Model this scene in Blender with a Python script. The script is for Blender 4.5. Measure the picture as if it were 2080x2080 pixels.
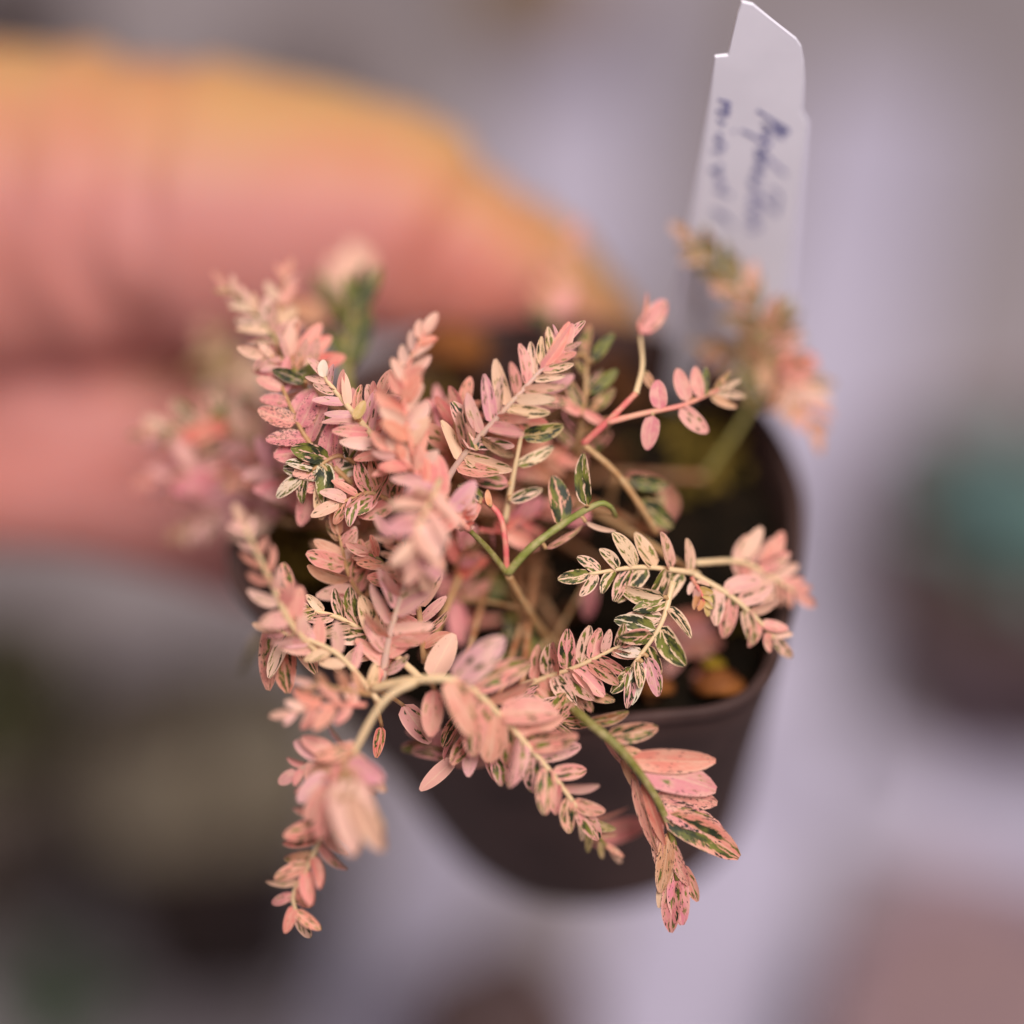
import bpy, bmesh, math, random
import numpy as np
from mathutils import Vector, Matrix

# ------------------------------------------------------------------ camera, world, lamps
for o in list(bpy.data.objects):
    bpy.data.objects.remove(o, do_unlink=True)
scene = bpy.context.scene
COL = scene.collection
R = math.radians

ZR = 0.215                      # height of the pot rim above the bench
ELEV = R(47.0)
DIST = 0.318                    # camera to rim centre
FLEN = 107.0
FOCUS_D = 0.025                 # focus plane this far in front of the rim centre
FWD = Vector((0, math.cos(ELEV), -math.sin(ELEV)))
UP = Vector((0, math.sin(ELEV), math.cos(ELEV)))
RIGHT = Vector((1, 0, 0))
CAM = Vector((0, 0, ZR)) - FWD * DIST
KPX = 36.0 / (FLEN * 2080.0)    # metres per photo pixel per metre of depth

cd = bpy.data.cameras.new('camera')
cam = bpy.data.objects.new('camera', cd)
COL.objects.link(cam)
cam.location = CAM
cam.rotation_euler = FWD.to_track_quat('-Z', 'Y').to_euler()
cd.lens = FLEN
cd.sensor_width = 36.0
cd.clip_start = 0.005
cd.clip_end = 20.0
cd.dof.use_dof = True
cd.dof.focus_distance = DIST - FOCUS_D
cd.dof.aperture_fstop = 3.7
cd.dof.aperture_blades = 0
scene.camera = cam

world = bpy.data.worlds.new('World')
scene.world = world
world.use_nodes = True
wb = world.node_tree.nodes['Background']
wb.inputs[0].default_value = (0.92, 0.86, 1.0, 1)
wb.inputs[1].default_value = 0.15


def area_light(name, loc, target, size, power, color):
    d = bpy.data.lights.new(name, 'AREA')
    d.shape = 'DISK'
    d.size = size
    d.energy = power
    d.color = color
    o = bpy.data.objects.new(name, d)
    COL.objects.link(o)
    o.location = loc
    o.rotation_euler = (Vector(target) - Vector(loc)).to_track_quat('-Z', 'Y').to_euler()
    return o


area_light('overhead_lamp', (0.20, -0.38, 1.05), (0, 0.02, ZR), 0.45, 12.6, (1.0, 0.94, 0.92))
area_light('warm_lamp', (-0.55, 0.75, 0.75), (0, 0, ZR), 0.40, 2.6, (1.0, 0.84, 0.60))

vs = scene.view_settings
vs.view_transform = 'Standard'
vs.look = 'None'
vs.exposure = 0.0
vs.gamma = 1.0
vs.use_curve_mapping = False
scene.cycles.max_bounces = 6
scene.cycles.use_denoising = True

rng = random.Random(7)

# ------------------------------------------------------------------ helpers


def P(px, py, d=0.0):
    """photo pixel (2080 wide) at d metres in front of the rim-centre plane"""
    t = DIST - d
    return CAM + FWD * t + RIGHT * ((px - 1040) * KPX * t) + UP * ((1040 - py) * KPX * t)


def ray(px, py):
    return (FWD + RIGHT * ((px - 1040) * KPX) + UP * ((1040 - py) * KPX))


def at_plane(px, py, p0, n):
    r = ray(px, py)
    s = (Vector(p0) - CAM).dot(n) / r.dot(n)
    return CAM + r * s


def at_z(px, py, z):
    return at_plane(px, py, Vector((0, 0, z)), Vector((0, 0, 1)))


def lin(r, g, b):
    def f(c):
        c /= 255.0
        return c / 12.92 if c <= 0.04045 else ((c + 0.055) / 1.055) ** 2.4
    return (f(r), f(g), f(b))


def mesh_obj(name, verts, faces, mat, parent=None, loc=None, smooth=True):
    """verts in world space; the object's origin is put at loc"""
    if loc is None:
        loc = Vector((0, 0, 0))
    loc = Vector(loc)
    me = bpy.data.meshes.new(name)
    me.from_pydata([tuple(Vector(v) - loc) for v in verts], [], faces)
    if smooth:
        me.polygons.foreach_set('use_smooth', [True] * len(me.polygons))
    me.materials.append(mat)
    me.update()
    o = bpy.data.objects.new(name, me)
    COL.objects.link(o)
    place(o, loc, parent)
    return o


WLOC = {}


def place(o, loc, parent=None):
    WLOC[o.name] = Vector(loc)
    if parent is not None:
        o.parent = parent
        o.location = Vector(loc) - WLOC[parent.name]
    else:
        o.location = loc


def empty(name, loc):
    o = bpy.data.objects.new(name, None)
    o.empty_display_size = 0.01
    COL.objects.link(o)
    place(o, loc)
    return o


def tag(o, label=None, cat=None, group=None, kind=None):
    if label:
        o['label'] = label
    if cat:
        o['category'] = cat
    if group:
        o['group'] = group
    if kind:
        o['kind'] = kind
    return o


def catmull(pts, per=6):
    pts = [Vector(p) for p in pts]
    if len(pts) == 2:
        return [pts[0].lerp(pts[1], i / per) for i in range(per + 1)]
    out = []
    ext = [pts[0] * 2 - pts[1]] + pts + [pts[-1] * 2 - pts[-2]]
    for i in range(1, len(ext) - 2):
        a, b, c, d = ext[i - 1:i + 3]
        for k in range(per):
            t = k / per
            out.append(0.5 * ((2 * b) + (c - a) * t + (2 * a - 5 * b + 4 * c - d) * t * t
                              + (-a + 3 * b - 3 * c + d) * t ** 3))
    out.append(pts[-1])
    return out


def tube(path, radii, sides=7):
    """closed tube -> verts, faces"""
    V, F = [], []
    n = len(path)
    nrm = None
    for i, p in enumerate(path):
        t = (path[min(i + 1, n - 1)] - path[max(i - 1, 0)]).normalized()
        if nrm is None:
            nrm = t.orthogonal().normalized()
        nrm = (nrm - t * nrm.dot(t)).normalized()
        b = t.cross(nrm)
        for k in range(sides):
            a = 2 * math.pi * k / sides
            V.append(p + (nrm * math.cos(a) + b * math.sin(a)) * radii[i])
    for i in range(n - 1):
        for k in range(sides):
            k2 = (k + 1) % sides
            F.append((i * sides + k, i * sides + k2, (i + 1) * sides + k2, (i + 1) * sides + k))
    F.append(tuple(range(sides - 1, -1, -1)))
    F.append(tuple((n - 1) * sides + k for k in range(sides)))
    return V, F


# ------------------------------------------------------------------ materials
class NT:
    def __init__(self, name):
        self.m = bpy.data.materials.new(name)
        self.m.use_nodes = True
        self.t = self.m.node_tree
        self.b = self.t.nodes['Principled BSDF']
        self.out = self.t.nodes['Material Output']

    def n(self, typ, **kw):
        x = self.t.nodes.new(typ)
        for k, v in kw.items():
            setattr(x, k, v)
        return x

    def link(self, a, b):
        self.t.links.new(a, b)

    def math(self, op, a, b=None, c=None, clamp=False):
        x = self.n('ShaderNodeMath', operation=op)
        x.use_clamp = clamp
        for i, v in enumerate((a, b, c)):
            if v is None:
                continue
            if isinstance(v, (int, float)):
                x.inputs[i].default_value = v
            else:
                self.link(v, x.inputs[i])
        return x.outputs[0]

    def mix(self, fac, a, b, blend='MIX'):
        x = self.n('ShaderNodeMix', data_type='RGBA', blend_type=blend)
        for i, v in ((0, fac), (6, a), (7, b)):
            if isinstance(v, (int, float)):
                x.inputs[i].default_value = v
            elif isinstance(v, tuple):
                x.inputs[i].default_value = v if len(v) == 4 else v + (1,)
            else:
                self.link(v, x.inputs[i])
        return x.outputs[2]

    def noise(self, vec, scale, detail=3, rough=0.5):
        x = self.n('ShaderNodeTexNoise')
        x.inputs['Scale'].default_value = scale
        x.inputs['Detail'].default_value = detail
        x.inputs['Roughness'].default_value = rough
        if vec is not None:
            self.link(vec, x.inputs['Vector'])
        return x.outputs[0]

    def smooth(self, v, lo, hi):
        x = self.n('ShaderNodeMapRange', interpolation_type='SMOOTHSTEP')
        x.inputs[1].default_value = lo
        x.inputs[2].default_value = hi
        self.link(v, x.inputs[0])
        return x.outputs[0]

    def bump(self, h, strength, dist):
        x = self.n('ShaderNodeBump')
        x.inputs['Strength'].default_value = strength
        x.inputs['Distance'].default_value = dist
        self.link(h, x.inputs['Height'])
        self.link(x.outputs[0], self.b.inputs['Normal'])
        return x.outputs[0]


def simple_mat(name, c1, c2, scale, rough=0.6, bump=0.0, bdist=0.0005, spec=0.5):
    k = NT(name)
    tc = k.n('ShaderNodeTexCoord')
    nz = k.noise(tc.outputs['Object'], scale, 4, 0.6)
    f = k.smooth(nz, 0.32, 0.68)
    k.link(k.mix(f, c1, c2), k.b.inputs['Base Color'])
    k.b.inputs['Roughness'].default_value = rough
    k.b.inputs['Specular IOR Level'].default_value = spec
    if bump:
        k.bump(nz, bump, bdist)
    return k.m


def make_leaf_mat():
    k = NT('leaf_variegated')
    col = k.n('ShaderNodeAttribute', attribute_name='leaf_col')
    par = k.n('ShaderNodeAttribute', attribute_name='leaf_par')
    sp = k.n('ShaderNodeSeparateColor')
    k.link(par.outputs['Color'], sp.inputs[0])
    seed, green, speck = sp.outputs
    uv = k.n('ShaderNodeUVMap', uv_map='UVMap')
    s2 = k.n('ShaderNodeSeparateXYZ')
    k.link(uv.outputs[0], s2.inputs[0])
    u, v = s2.outputs[0], s2.outputs[1]
    uc = k.math('MULTIPLY_ADD', u, 2.0, -1.0)
    a = k.math('ABSOLUTE', uc)
    side = k.math('GREATER_THAN', uc, 0.0)
    q = k.math('SUBTRACT', v, k.math('MULTIPLY', a, 0.30))
    sz = k.math('ADD', k.math('MULTIPLY', seed, 97.0), k.math('MULTIPLY', side, 7.3))
    cv = k.n('ShaderNodeCombineXYZ')
    k.link(k.math('MULTIPLY', q, 3.8), cv.inputs[0])
    k.link(k.math('MULTIPLY', a, 1.9), cv.inputs[1])
    k.link(sz, cv.inputs[2])
    n1 = k.noise(cv.outputs[0], 1.0, 4, 0.62)
    # blotches lie in the band between midrib and margin
    band = k.math('MULTIPLY', k.smooth(a, 0.03, 0.22), k.math('SUBTRACT', 1.0, k.smooth(a, 0.66, 0.93)))
    thr = k.math('SUBTRACT', 0.82, k.math('MULTIPLY', green, 0.50))
    bl = k.math('SUBTRACT', k.math('ADD', n1, k.math('MULTIPLY', band, 0.14)), thr)
    blot = k.smooth(bl, 0.0, 0.035)
    halo = k.smooth(bl, -0.07, 0.02)
    gate = k.smooth(green, 0.02, 0.08)
    blot = k.math('MULTIPLY', blot, gate)
    halo = k.math('MULTIPLY', k.math('MULTIPLY', halo, gate), 0.45)
    # specks
    cv2 = k.n('ShaderNodeCombineXYZ')
    k.link(k.math('MULTIPLY', q, 17.0), cv2.inputs[0])
    k.link(k.math('MULTIPLY', a, 6.0), cv2.inputs[1])
    k.link(k.math('ADD', sz, 31.0), cv2.inputs[2])
    n2 = k.noise(cv2.outputs[0], 1.0, 2, 0.5)
    st = k.math('SUBTRACT', 0.86, k.math('MULTIPLY', speck, 0.26))
    st = k.math('SUBTRACT', st, k.math('MULTIPLY', k.smooth(a, 0.15, 0.9), 0.07))
    spk = k.math('MULTIPLY', k.smooth(k.math('SUBTRACT', n2, st), 0.0, 0.03), k.smooth(speck, 0.02, 0.08))
    # base colour: a paler midrib and margin, cream drift
    cv3 = k.n('ShaderNodeCombineXYZ')
    k.link(k.math('MULTIPLY', v, 2.2), cv3.inputs[0])
    k.link(k.math('MULTIPLY', u, 1.6), cv3.inputs[1])
    k.link(k.math('ADD', sz, 11.0), cv3.inputs[2])
    n3 = k.noise(cv3.outputs[0], 1.0, 3, 0.6)
    base = k.mix(k.math('MULTIPLY', k.smooth(n3, 0.42, 0.68), 0.40), col.outputs['Color'], lin(240, 200, 168))
    pale = k.math('MULTIPLY', k.math('SUBTRACT', 1.0, k.smooth(a, 0.0, 0.12)), 0.35)
    base = k.mix(pale, base, lin(240, 212, 175))
    marg = k.math('MULTIPLY', k.smooth(a, 0.80, 0.98), 0.30)
    base = k.mix(marg, base, lin(244, 205, 180))
    tone = k.mix(k.smooth(n3, 0.40, 0.62), lin(46, 52, 34), lin(124, 124, 54))
    base = k.mix(halo, base, lin(168, 140, 84))
    base = k.mix(blot, base, tone)
    base = k.mix(spk, base, lin(44, 42, 38))
    k.link(base, k.b.inputs['Base Color'])
    k.b.inputs['Roughness'].default_value = 0.52
    k.b.inputs['Specular IOR Level'].default_value = 0.28
    # secondary veins as fine relief
    wv = k.math('SINE', k.math('MULTIPLY', q, 62.0))
    h = k.math('ADD', k.math('MULTIPLY', wv, 0.3), k.math('MULTIPLY', k.smooth(a, 0.0, 0.1), 1.0))
    k.bump(k.math('ADD', h, n1), 0.25, 0.00006)
    tr = k.n('ShaderNodeBsdfTranslucent')
    k.link(base, tr.inputs[0])
    ms = k.n('ShaderNodeMixShader')
    ms.inputs[0].default_value = 0.24
    k.link(k.b.outputs[0], ms.inputs[1])
    k.link(tr.outputs[0], ms.inputs[2])
    k.link(ms.outputs[0], k.out.inputs['Surface'])
    return k.m


def make_stem_mat():
    k = NT('stem_skin')
    col = k.n('ShaderNodeAttribute', attribute_name='leaf_col')
    tc = k.n('ShaderNodeTexCoord')
    nz = k.noise(tc.outputs['Object'], 700, 3, 0.6)
    base = k.mix(k.math('MULTIPLY', k.smooth(nz, 0.35, 0.7), 0.45), col.outputs['Color'], lin(206, 180, 138))
    k.link(base, k.b.inputs['Base Color'])
    k.b.inputs['Roughness'].default_value = 0.5
    k.b.inputs['Specular IOR Level'].default_value = 0.3
    k.b.inputs['Subsurface Weight'].default_value = 0.2
    k.b.inputs['Subsurface Radius'].default_value = (0.001, 0.0006, 0.0004)
    k.bump(nz, 0.3, 0.0001)
    return k.m


def make_skin_mat():
    k = NT('skin')
    col = k.n('ShaderNodeAttribute', attribute_name='skin_col')
    tc = k.n('ShaderNodeTexCoord')
    nz = k.noise(tc.outputs['Object'], 55, 4, 0.6)
    nf = k.noise(tc.outputs['Object'], 900, 3, 0.6)
    base = k.mix(k.math('MULTIPLY', k.smooth(nz, 0.35, 0.7), 0.35), col.outputs['Color'], lin(194, 112, 92))
    k.link(base, k.b.inputs['Base Color'])
    k.b.inputs['Roughness'].default_value = 0.55
    k.b.inputs['Specular IOR Level'].default_value = 0.3
    k.b.inputs['Subsurface Weight'].default_value = 0.25
    k.b.inputs['Subsurface Radius'].default_value = (0.006, 0.0025, 0.0015)
    k.b.inputs['Subsurface Scale'].default_value = 1.0
    k.bump(nf, 0.35, 0.0003)
    return k.m


M_LEAF = make_leaf_mat()
M_STEM = make_stem_mat()
M_SKIN = make_skin_mat()
M_POT = simple_mat('pot_plastic', lin(64, 47, 44), lin(82, 61, 57), 70, 0.62, 0.15, 0.0002, 0.15)
M_SOIL = simple_mat('soil', lin(12, 9, 5), lin(30, 21, 11), 420, 0.95, 0.6, 0.0008, 0.1)
M_BARK = simple_mat('bark', lin(34, 22, 12), lin(92, 54, 28), 260, 0.9, 0.5, 0.0004, 0.15)
M_MOSS = simple_mat('moss', lin(70, 58, 18), lin(122, 100, 44), 500, 0.9, 0.5, 0.0005, 0.1)
M_DEAD = simple_mat('dead_leaf', lin(96, 52, 22), lin(140, 84, 38), 300, 0.7, 0.3, 0.0003, 0.2)
M_YELLOW = simple_mat('yellow_leaf', lin(130, 104, 22), lin(166, 136, 40), 300, 0.7, 0.3, 0.0003, 0.2)
M_TAG = simple_mat('label_plastic', lin(226, 220, 230), lin(236, 230, 240), 60, 0.55, 0.05, 0.0001, 0.4)
M_INK = simple_mat('ink', lin(78, 82, 140), lin(130, 128, 178), 500, 0.6)
M_BOARD = simple_mat('board_plastic', lin(188, 180, 202), lin(204, 196, 216), 20, 0.5, 0.05, 0.0002, 0.35)
M_BENCH = simple_mat('bench_top', lin(142, 132, 136), lin(166, 155, 160), 14, 0.6, 0.05, 0.0003, 0.4)

# ------------------------------------------------------------------ bench under everything
s = 1.6
bv = [(-s, -s, -0.02), (s, -s, -0.02), (s, s, -0.02), (-s, s, -0.02), (-s, -s, 0), (s, -s, 0), (s, s, 0), (-s, s, 0)]
bench = mesh_obj('bench', bv, [(0, 3, 2, 1), (4, 5, 6, 7), (0, 1, 5, 4), (1, 2, 6, 5), (2, 3, 7, 6), (3, 0, 4, 7)],
                 M_BENCH, smooth=False)
tag(bench, kind='structure')

# ------------------------------------------------------------------ pots standing on the bench behind


def superloop(cx, cy, z, r, n, yaw, count=40):
    out = []
    for i in range(count):
        a = 2 * math.pi * i / count
        c, s_ = math.cos(a), math.sin(a)
        m = (abs(c) ** n + abs(s_) ** n) ** (-1 / n)
        x, y = r * m * c, r * m * s_
        out.append(Vector((cx + x * math.cos(yaw) - y * math.sin(yaw), cy + x * math.sin(yaw) + y * math.cos(yaw), z)))
    return out


def loft(loops, close_start=False, close_end=False):
    V, F = [], []
    m = len(loops[0])
    for L in loops:
        V += L
    for i in range(len(loops) - 1):
        for k in range(m):
            k2 = (k + 1) % m
            F.append((i * m + k, i * m + k2, (i + 1) * m + k2, (i + 1) * m + k))
    if close_start:
        F.append(tuple(range(m - 1, -1, -1)))
    if close_end:
        F.append(tuple((len(loops) - 1) * m + k for k in range(m)))
    return V, F


def bench_pot(px, py, half_px, h, wall, fill, label, yaw=0.0, n=5, fill_name='soil_fill'):
    """square nursery pot; (px, py) is where the middle of its rim shows"""
    c = at_z(px, py, h)
    r = half_px * KPX * (c - CAM).dot(FWD)
    root = empty('nursery_pot', (c.x, c.y, 0))
    tag(root, label, 'pot', 'small pots standing on the bench')
    mw = simple_mat('bench_pot_wall', wall[0], wall[1], 60, 0.5, 0.1, 0.0003, 0.35)
    mf = simple_mat('bench_pot_fill', fill[0], fill[1], 160, 0.9, 0.6, 0.001, 0.15)
    rb = r * 0.74
    loops = [superloop(c.x, c.y, 0.0, rb, n, yaw), superloop(c.x, c.y, h * 0.80, r * 0.95, n, yaw),
             superloop(c.x, c.y, h * 0.81, r * 1.0, n, yaw), superloop(c.x, c.y, h, r * 1.02, n, yaw),
             superloop(c.x, c.y, h, r * 0.95, n, yaw), superloop(c.x, c.y, h * 0.5, r * 0.86, n, yaw)]
    V, F = loft(loops, close_start=True)
    mesh_obj('wall', V, F, mw, root, (c.x, c.y, 0))
    # fill surface with relief
    V, F = [], []
    rr = random.Random(int(px * 7 + py))
    rings = 7
    m = 40
    for i in range(rings, 0, -1):
        for p in superloop(c.x, c.y, h * 0.86, r * 0.93 * i / rings, n, yaw):
            V.append(p + Vector((0, 0, rr.uniform(-0.0012, 0.0018))))
    F = []
    for i in range(rings - 1):
        for k in range(m):
            k2 = (k + 1) % m
            F.append((i * m + k, i * m + k2, (i + 1) * m + k2, (i + 1) * m + k))
    F.append(tuple((rings - 1) * m + k for k in range(m)))
    mesh_obj(fill_name, V, F, mf, root, (c.x, c.y, h * 0.8))
    return root, c, r


def rosette(base, size, mat, label, count=22, upright=0.6, group='plants in the pots on the bench', seed=1):
    """fleshy rosette plant; each leaf its own mesh"""
    rr = random.Random(seed)
    root = empty('potted_plant', base)
    tag(root, label, 'plant', group)
    for i in range(count):
        f = i / count
        az = i * 2.39996 + rr.uniform(-.2, .2)
        el = R(12 + 70 * f * upright + rr.uniform(-8, 8))
        L = size * (1.0 - 0.45 * f)
        d = Vector((math.cos(az) * math.cos(el), math.sin(az) * math.cos(el), math.sin(el)))
        path = catmull([Vector(base), Vector(base) + d * L * 0.5, Vector(base) + d * L + Vector((0, 0, L * 0.12))], 4)
        m = len(path)
        rad = [L * 0.17 * (math.sin(math.pi * min(1, (j / (m - 1)) * 0.86 + 0.12)) ** 0.8) for j in range(m)]
        V, F = tube(path, rad, 7)
        mesh_obj('leaf', V, F, mat, root, base)
    return root


def white_board(p0, p1, half0, half1, label, thick=0.004):
    a, b = at_z(p0[0], p0[1], thick), at_z(p1[0], p1[1], thick)
    w0 = half0 * KPX * (a - CAM).dot(FWD)
    w1 = half1 * KPX * (b - CAM).dot(FWD)
    w = (w0 + w1) / 2
    d = (b - a).normalized()
    n = Vector((-d.y, d.x, 0))
    V = []
    for (z, ins) in ((0.0005, 0), (thick - 0.0008, 0), (thick, 0.0008)):
        for (e, sg) in ((a, 1), (a, -1), (b, -1), (b, 1)):
            q = e + n * sg * (w - ins) + (d if e is a else -d) * ins
            q.z = z
            V.append(q)
    F = [(3, 2, 1, 0), (8, 9, 10, 11)]
    for r_ in (0, 4):
        for k in range(4):
            k2 = (k + 1) % 4
            F.append((r_ + k, r_ + k2, r_ + 4 + k2, r_ + 4 + k))
    o = mesh_obj('white_board', V, F, M_BOARD, None, a.lerp(b, .5), smooth=False)
    tag(o, label, 'board', 'white boards lying on the bench')


def bench_things():
    white_board((1790, 150), (1330, 2400), 190, 190, 'white plastic board on the bench passing beside and under the held pot')
    white_board((960, 1500), (690, 2400), 130, 130, 'white plastic board on the bench next to the gravel-filled pot')
    white_board((1180, -200), (1150, 620), 150, 150, 'white plastic board on the bench behind the thumb')
    white_board((1640, 1560), (2300, 1720), 110, 110, 'white plastic board lying crosswise in front of the mauve-brown pot')
    g = lambda a, b: (lin(*a), lin(*b))
    bench_pot(420, 1530, 260, 0.052, g((52, 36, 26), (68, 48, 38)), g((160, 150, 134), (196, 184, 164)),
              'dark brown square pot filled with grey gravel, standing on the grey bench', yaw=0.12, n=4, fill_name='gravel_fill')
    _, c, r = bench_pot(2085, 1030, 290, 0.055, g((92, 68, 66), (112, 84, 80)), g((60, 48, 40), (84, 68, 54)),
                        'brown pot on the bench holding the blue-green rosette plant', yaw=0.2, n=4)
    rosette((c.x, c.y, 0.048), r * 1.0, simple_mat('teal_leaf', lin(84, 112, 112), lin(112, 138, 132), 60, 0.5),
            'blue-green fleshy rosette plant growing in a brown pot', 30, 0.7, seed=3)
    bench_pot(2030, 2050, 340, 0.050, g((132, 110, 122), (150, 126, 134)), g((130, 106, 110), (148, 122, 122)),
              'mauve-brown pot filled with reddish soil on the bench', yaw=-0.35, n=3)
    bench_pot(1015, 2060, 170, 0.045, g((84, 66, 66), (98, 78, 78)), g((92, 74, 74), (110, 90, 88)),
              'small grey-brown pot on the bench below the held pot', yaw=0.5, n=4)
    bench_pot(10, -60, 120, 0.05, g((62, 48, 48), (78, 60, 60)), g((60, 46, 42), (76, 60, 54)),
              'dark plum-brown pot far back on the bench behind the hand', yaw=0.3, n=4)
    bench_pot(640, 90, 100, 0.032, g((110, 96, 98), (126, 112, 112)), g((100, 86, 80), (120, 104, 96)),
              'low grey pot on the bench showing just above the hand', yaw=-0.2, n=4)
    bench_pot(1100, -95, 130, 0.03, g((138, 116, 92), (158, 132, 104)), g((140, 112, 80), (160, 130, 96)),
              'tan pot far back on the bench beside the white label', yaw=0.3, n=4)
    _, c, r = bench_pot(-90, 1420, 250, 0.05, g((124, 110, 98), (144, 130, 116)), g((90, 86, 62), (112, 106, 78)),
                        'grey-tan pot at the bench edge holding an olive-green plant', yaw=0.1, n=4)
    rosette((c.x, c.y, 0.044), r * 0.95, simple_mat('olive_leaf', lin(104, 106, 74), lin(132, 132, 96), 60, 0.55),
            'olive-green rosette plant in the grey-tan pot', 22, 0.6, seed=5)
    c = at_z(110, 2090, 0.0)
    rosette((c.x, c.y, 0.002), 0.016, simple_mat('deep_green_leaf', lin(40, 72, 34), lin(64, 98, 50), 60, 0.5),
            'small deep-green leafy plantlet lying on the bench', 14, 0.8, seed=9)


bench_things()

# ------------------------------------------------------------------ the held pot
RIM = [(1632, 1060), (1612, 1225), (1562, 1375), (1475, 1438), (1320, 1458), (1080, 1475), (880, 1455), (680, 1355),
       (545, 1265), (466, 1170), (478, 1050), (560, 900), (700, 765), (900, 680), (1100, 650), (1300, 672), (1450, 735),
       (1560, 845), (1620, 960)]


def closed_spline(pts, per):
    pts = [Vector(p) for p in pts]
    n = len(pts)
    out = []
    for i in range(n):
        a, b, c, d = pts[i - 1], pts[i], pts[(i + 1) % n], pts[(i + 2) % n]
        for k in range(per):
            t = k / per
            out.append(0.5 * ((2 * b) + (c - a) * t + (2 * a - 5 * b + 4 * c - d) * t * t
                              + (-a + 3 * b - 3 * c + d) * t ** 3))
    return out


rim = closed_spline([at_z(x, y, ZR) for x, y in RIM], 5)
rim.reverse()
NR = len(rim)
rc = sum(rim, Vector()) / NR
BASE_C = Vector((0.0088, 0.002, ZR - 0.047))


def pot_loop(f, z, grow=0.0):
    """f = 1 at the rim, 0 at the base"""
    out = []
    for p in rim:
        d = (p - rc)
        b = BASE_C + Vector((d.x, d.y, 0)).normalized() * 0.0185
        q = b.lerp(p, f)
        q.z = z
        q += Vector((d.x, d.y, 0)).normalized() * grow
        out.append(q)
    return out


pot = empty('plastic_pot', (BASE_C.x, BASE_C.y, BASE_C.z))
tag(pot, 'small black-brown plastic pot gripped in the air by the hand', 'pot')
zs = lambda f: BASE_C.z + (ZR - BASE_C.z) * f
loops = [pot_loop(0, zs(0), -0.002), pot_loop(0.03, zs(0.0)), pot_loop(0.06, zs(0.03)), pot_loop(0.3, zs(0.3)), pot_loop(0.6, zs(0.6)),
         pot_loop(0.86, zs(0.86)), pot_loop(1, zs(0.99)), pot_loop(1, ZR, -0.0003),
         pot_loop(1, ZR, -0.0010), pot_loop(1, zs(0.99), -0.0013), pot_loop(0.8, zs(0.8), -0.0012), pot_loop(0.5, zs(0.5), -0.0012)]
V, F = loft(loops, close_start=True)
mesh_obj('wall', V, F, M_POT, pot, BASE_C)
V, F = loft([pot_loop(1, ZR - 0.0012, 0.00005), pot_loop(1, ZR - 0.0009, 0.00015), pot_loop(1, ZR - 0.0001, 0.00015),
             pot_loop(1, ZR + 0.0003, 0.0), pot_loop(1, ZR + 0.0001, -0.0006)])
mesh_obj('rim', V, F, M_POT, pot, BASE_C)

# soil
ZS = ZR - 0.0065
SV, SF = [], []
rings = 16
srng = np.random.RandomState(4)
for i in range(rings, 0, -1):
    for p in pot_loop(0.85, ZS, -0.0016):
        c = Vector((rc.x, rc.y, ZS))
        q = c.lerp(p, i / rings)
        q.z += float(srng.normal(0, 0.0006)) + 0.0018 * math.cos(i / rings * 1.5)
        SV.append(q)
for i in range(rings - 1):
    for k in range(NR):
        k2 = (k + 1) % NR
        SF.append((i * NR + k, i * NR + k2, (i + 1) * NR + k2, (i + 1) * NR + k))
SF.append(tuple((rings - 1) * NR + k for k in range(NR)))
soil = mesh_obj('potting_soil', SV, SF, M_SOIL, None, (rc.x, rc.y, ZS))
tag(soil, 'black-brown potting soil filling the held pot', 'soil', kind='stuff')


def chip_mesh(V, F, c, size, rr, flat=0.5):
    b0 = len(V)
    ax = Vector((rr.gauss(0, 1), rr.gauss(0, 1), rr.gauss(0, .5))).normalized()
    q = ax.to_track_quat('X', 'Z').to_matrix()
    for dx in (-1, 1):
        for dy in (-1, 1):
            for dz in (-1, 1):
                v = Vector((dx * rr.uniform(.6, 1.1), dy * rr.uniform(.35, .7), dz * flat * rr.uniform(.4, .8))) * size
                V.append(c + q @ v)
    for f in ((0, 1, 3, 2), (4, 6, 7, 5), (0, 4, 5, 1), (2, 3, 7, 6), (0, 2, 6, 4), (1, 5, 7, 3)):
        F.append(tuple(b0 + i for i in f))


def scatter(name, mat, spots, label, cat):
    rr = random.Random(len(spots) * 13 + len(name))
    V, F = [], []
    for (px, py, spread, num, size) in spots:
        for i in range(num):
            c = at_z(px + rr.gauss(0, spread), py + rr.gauss(0, spread * 0.7), ZS + 0.0015)
            c.z += rr.uniform(0, 0.0012)
            chip_mesh(V, F, c, size * rr.uniform(0.6, 1.3), rr)
    o = mesh_obj(name, V, F, mat, None, V[0], smooth=False)
    tag(o, label, cat, kind='stuff')


scatter('bark_chips', M_BARK, [(1050, 1050, 200, 40, 0.0014), (900, 830, 70, 18, 0.002), (640, 1080, 60, 16, 0.0016),
                               (1180, 930, 60, 12, 0.0022), (1240, 800, 50, 10, 0.002)],
        'brown bark chips lying on the dark potting soil', 'bark')
scatter('moss', M_MOSS, [(1440, 905, 40, 40, 0.0011), (1400, 960, 60, 24, 0.0009), (640, 1130, 50, 40, 0.0011),
                         (700, 1060, 40, 20, 0.001), (860, 790, 40, 24, 0.0012), (1490, 1250, 30, 10, 0.001)],
        'olive-brown moss tufts on the soil near the pot wall', 'moss')

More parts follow.
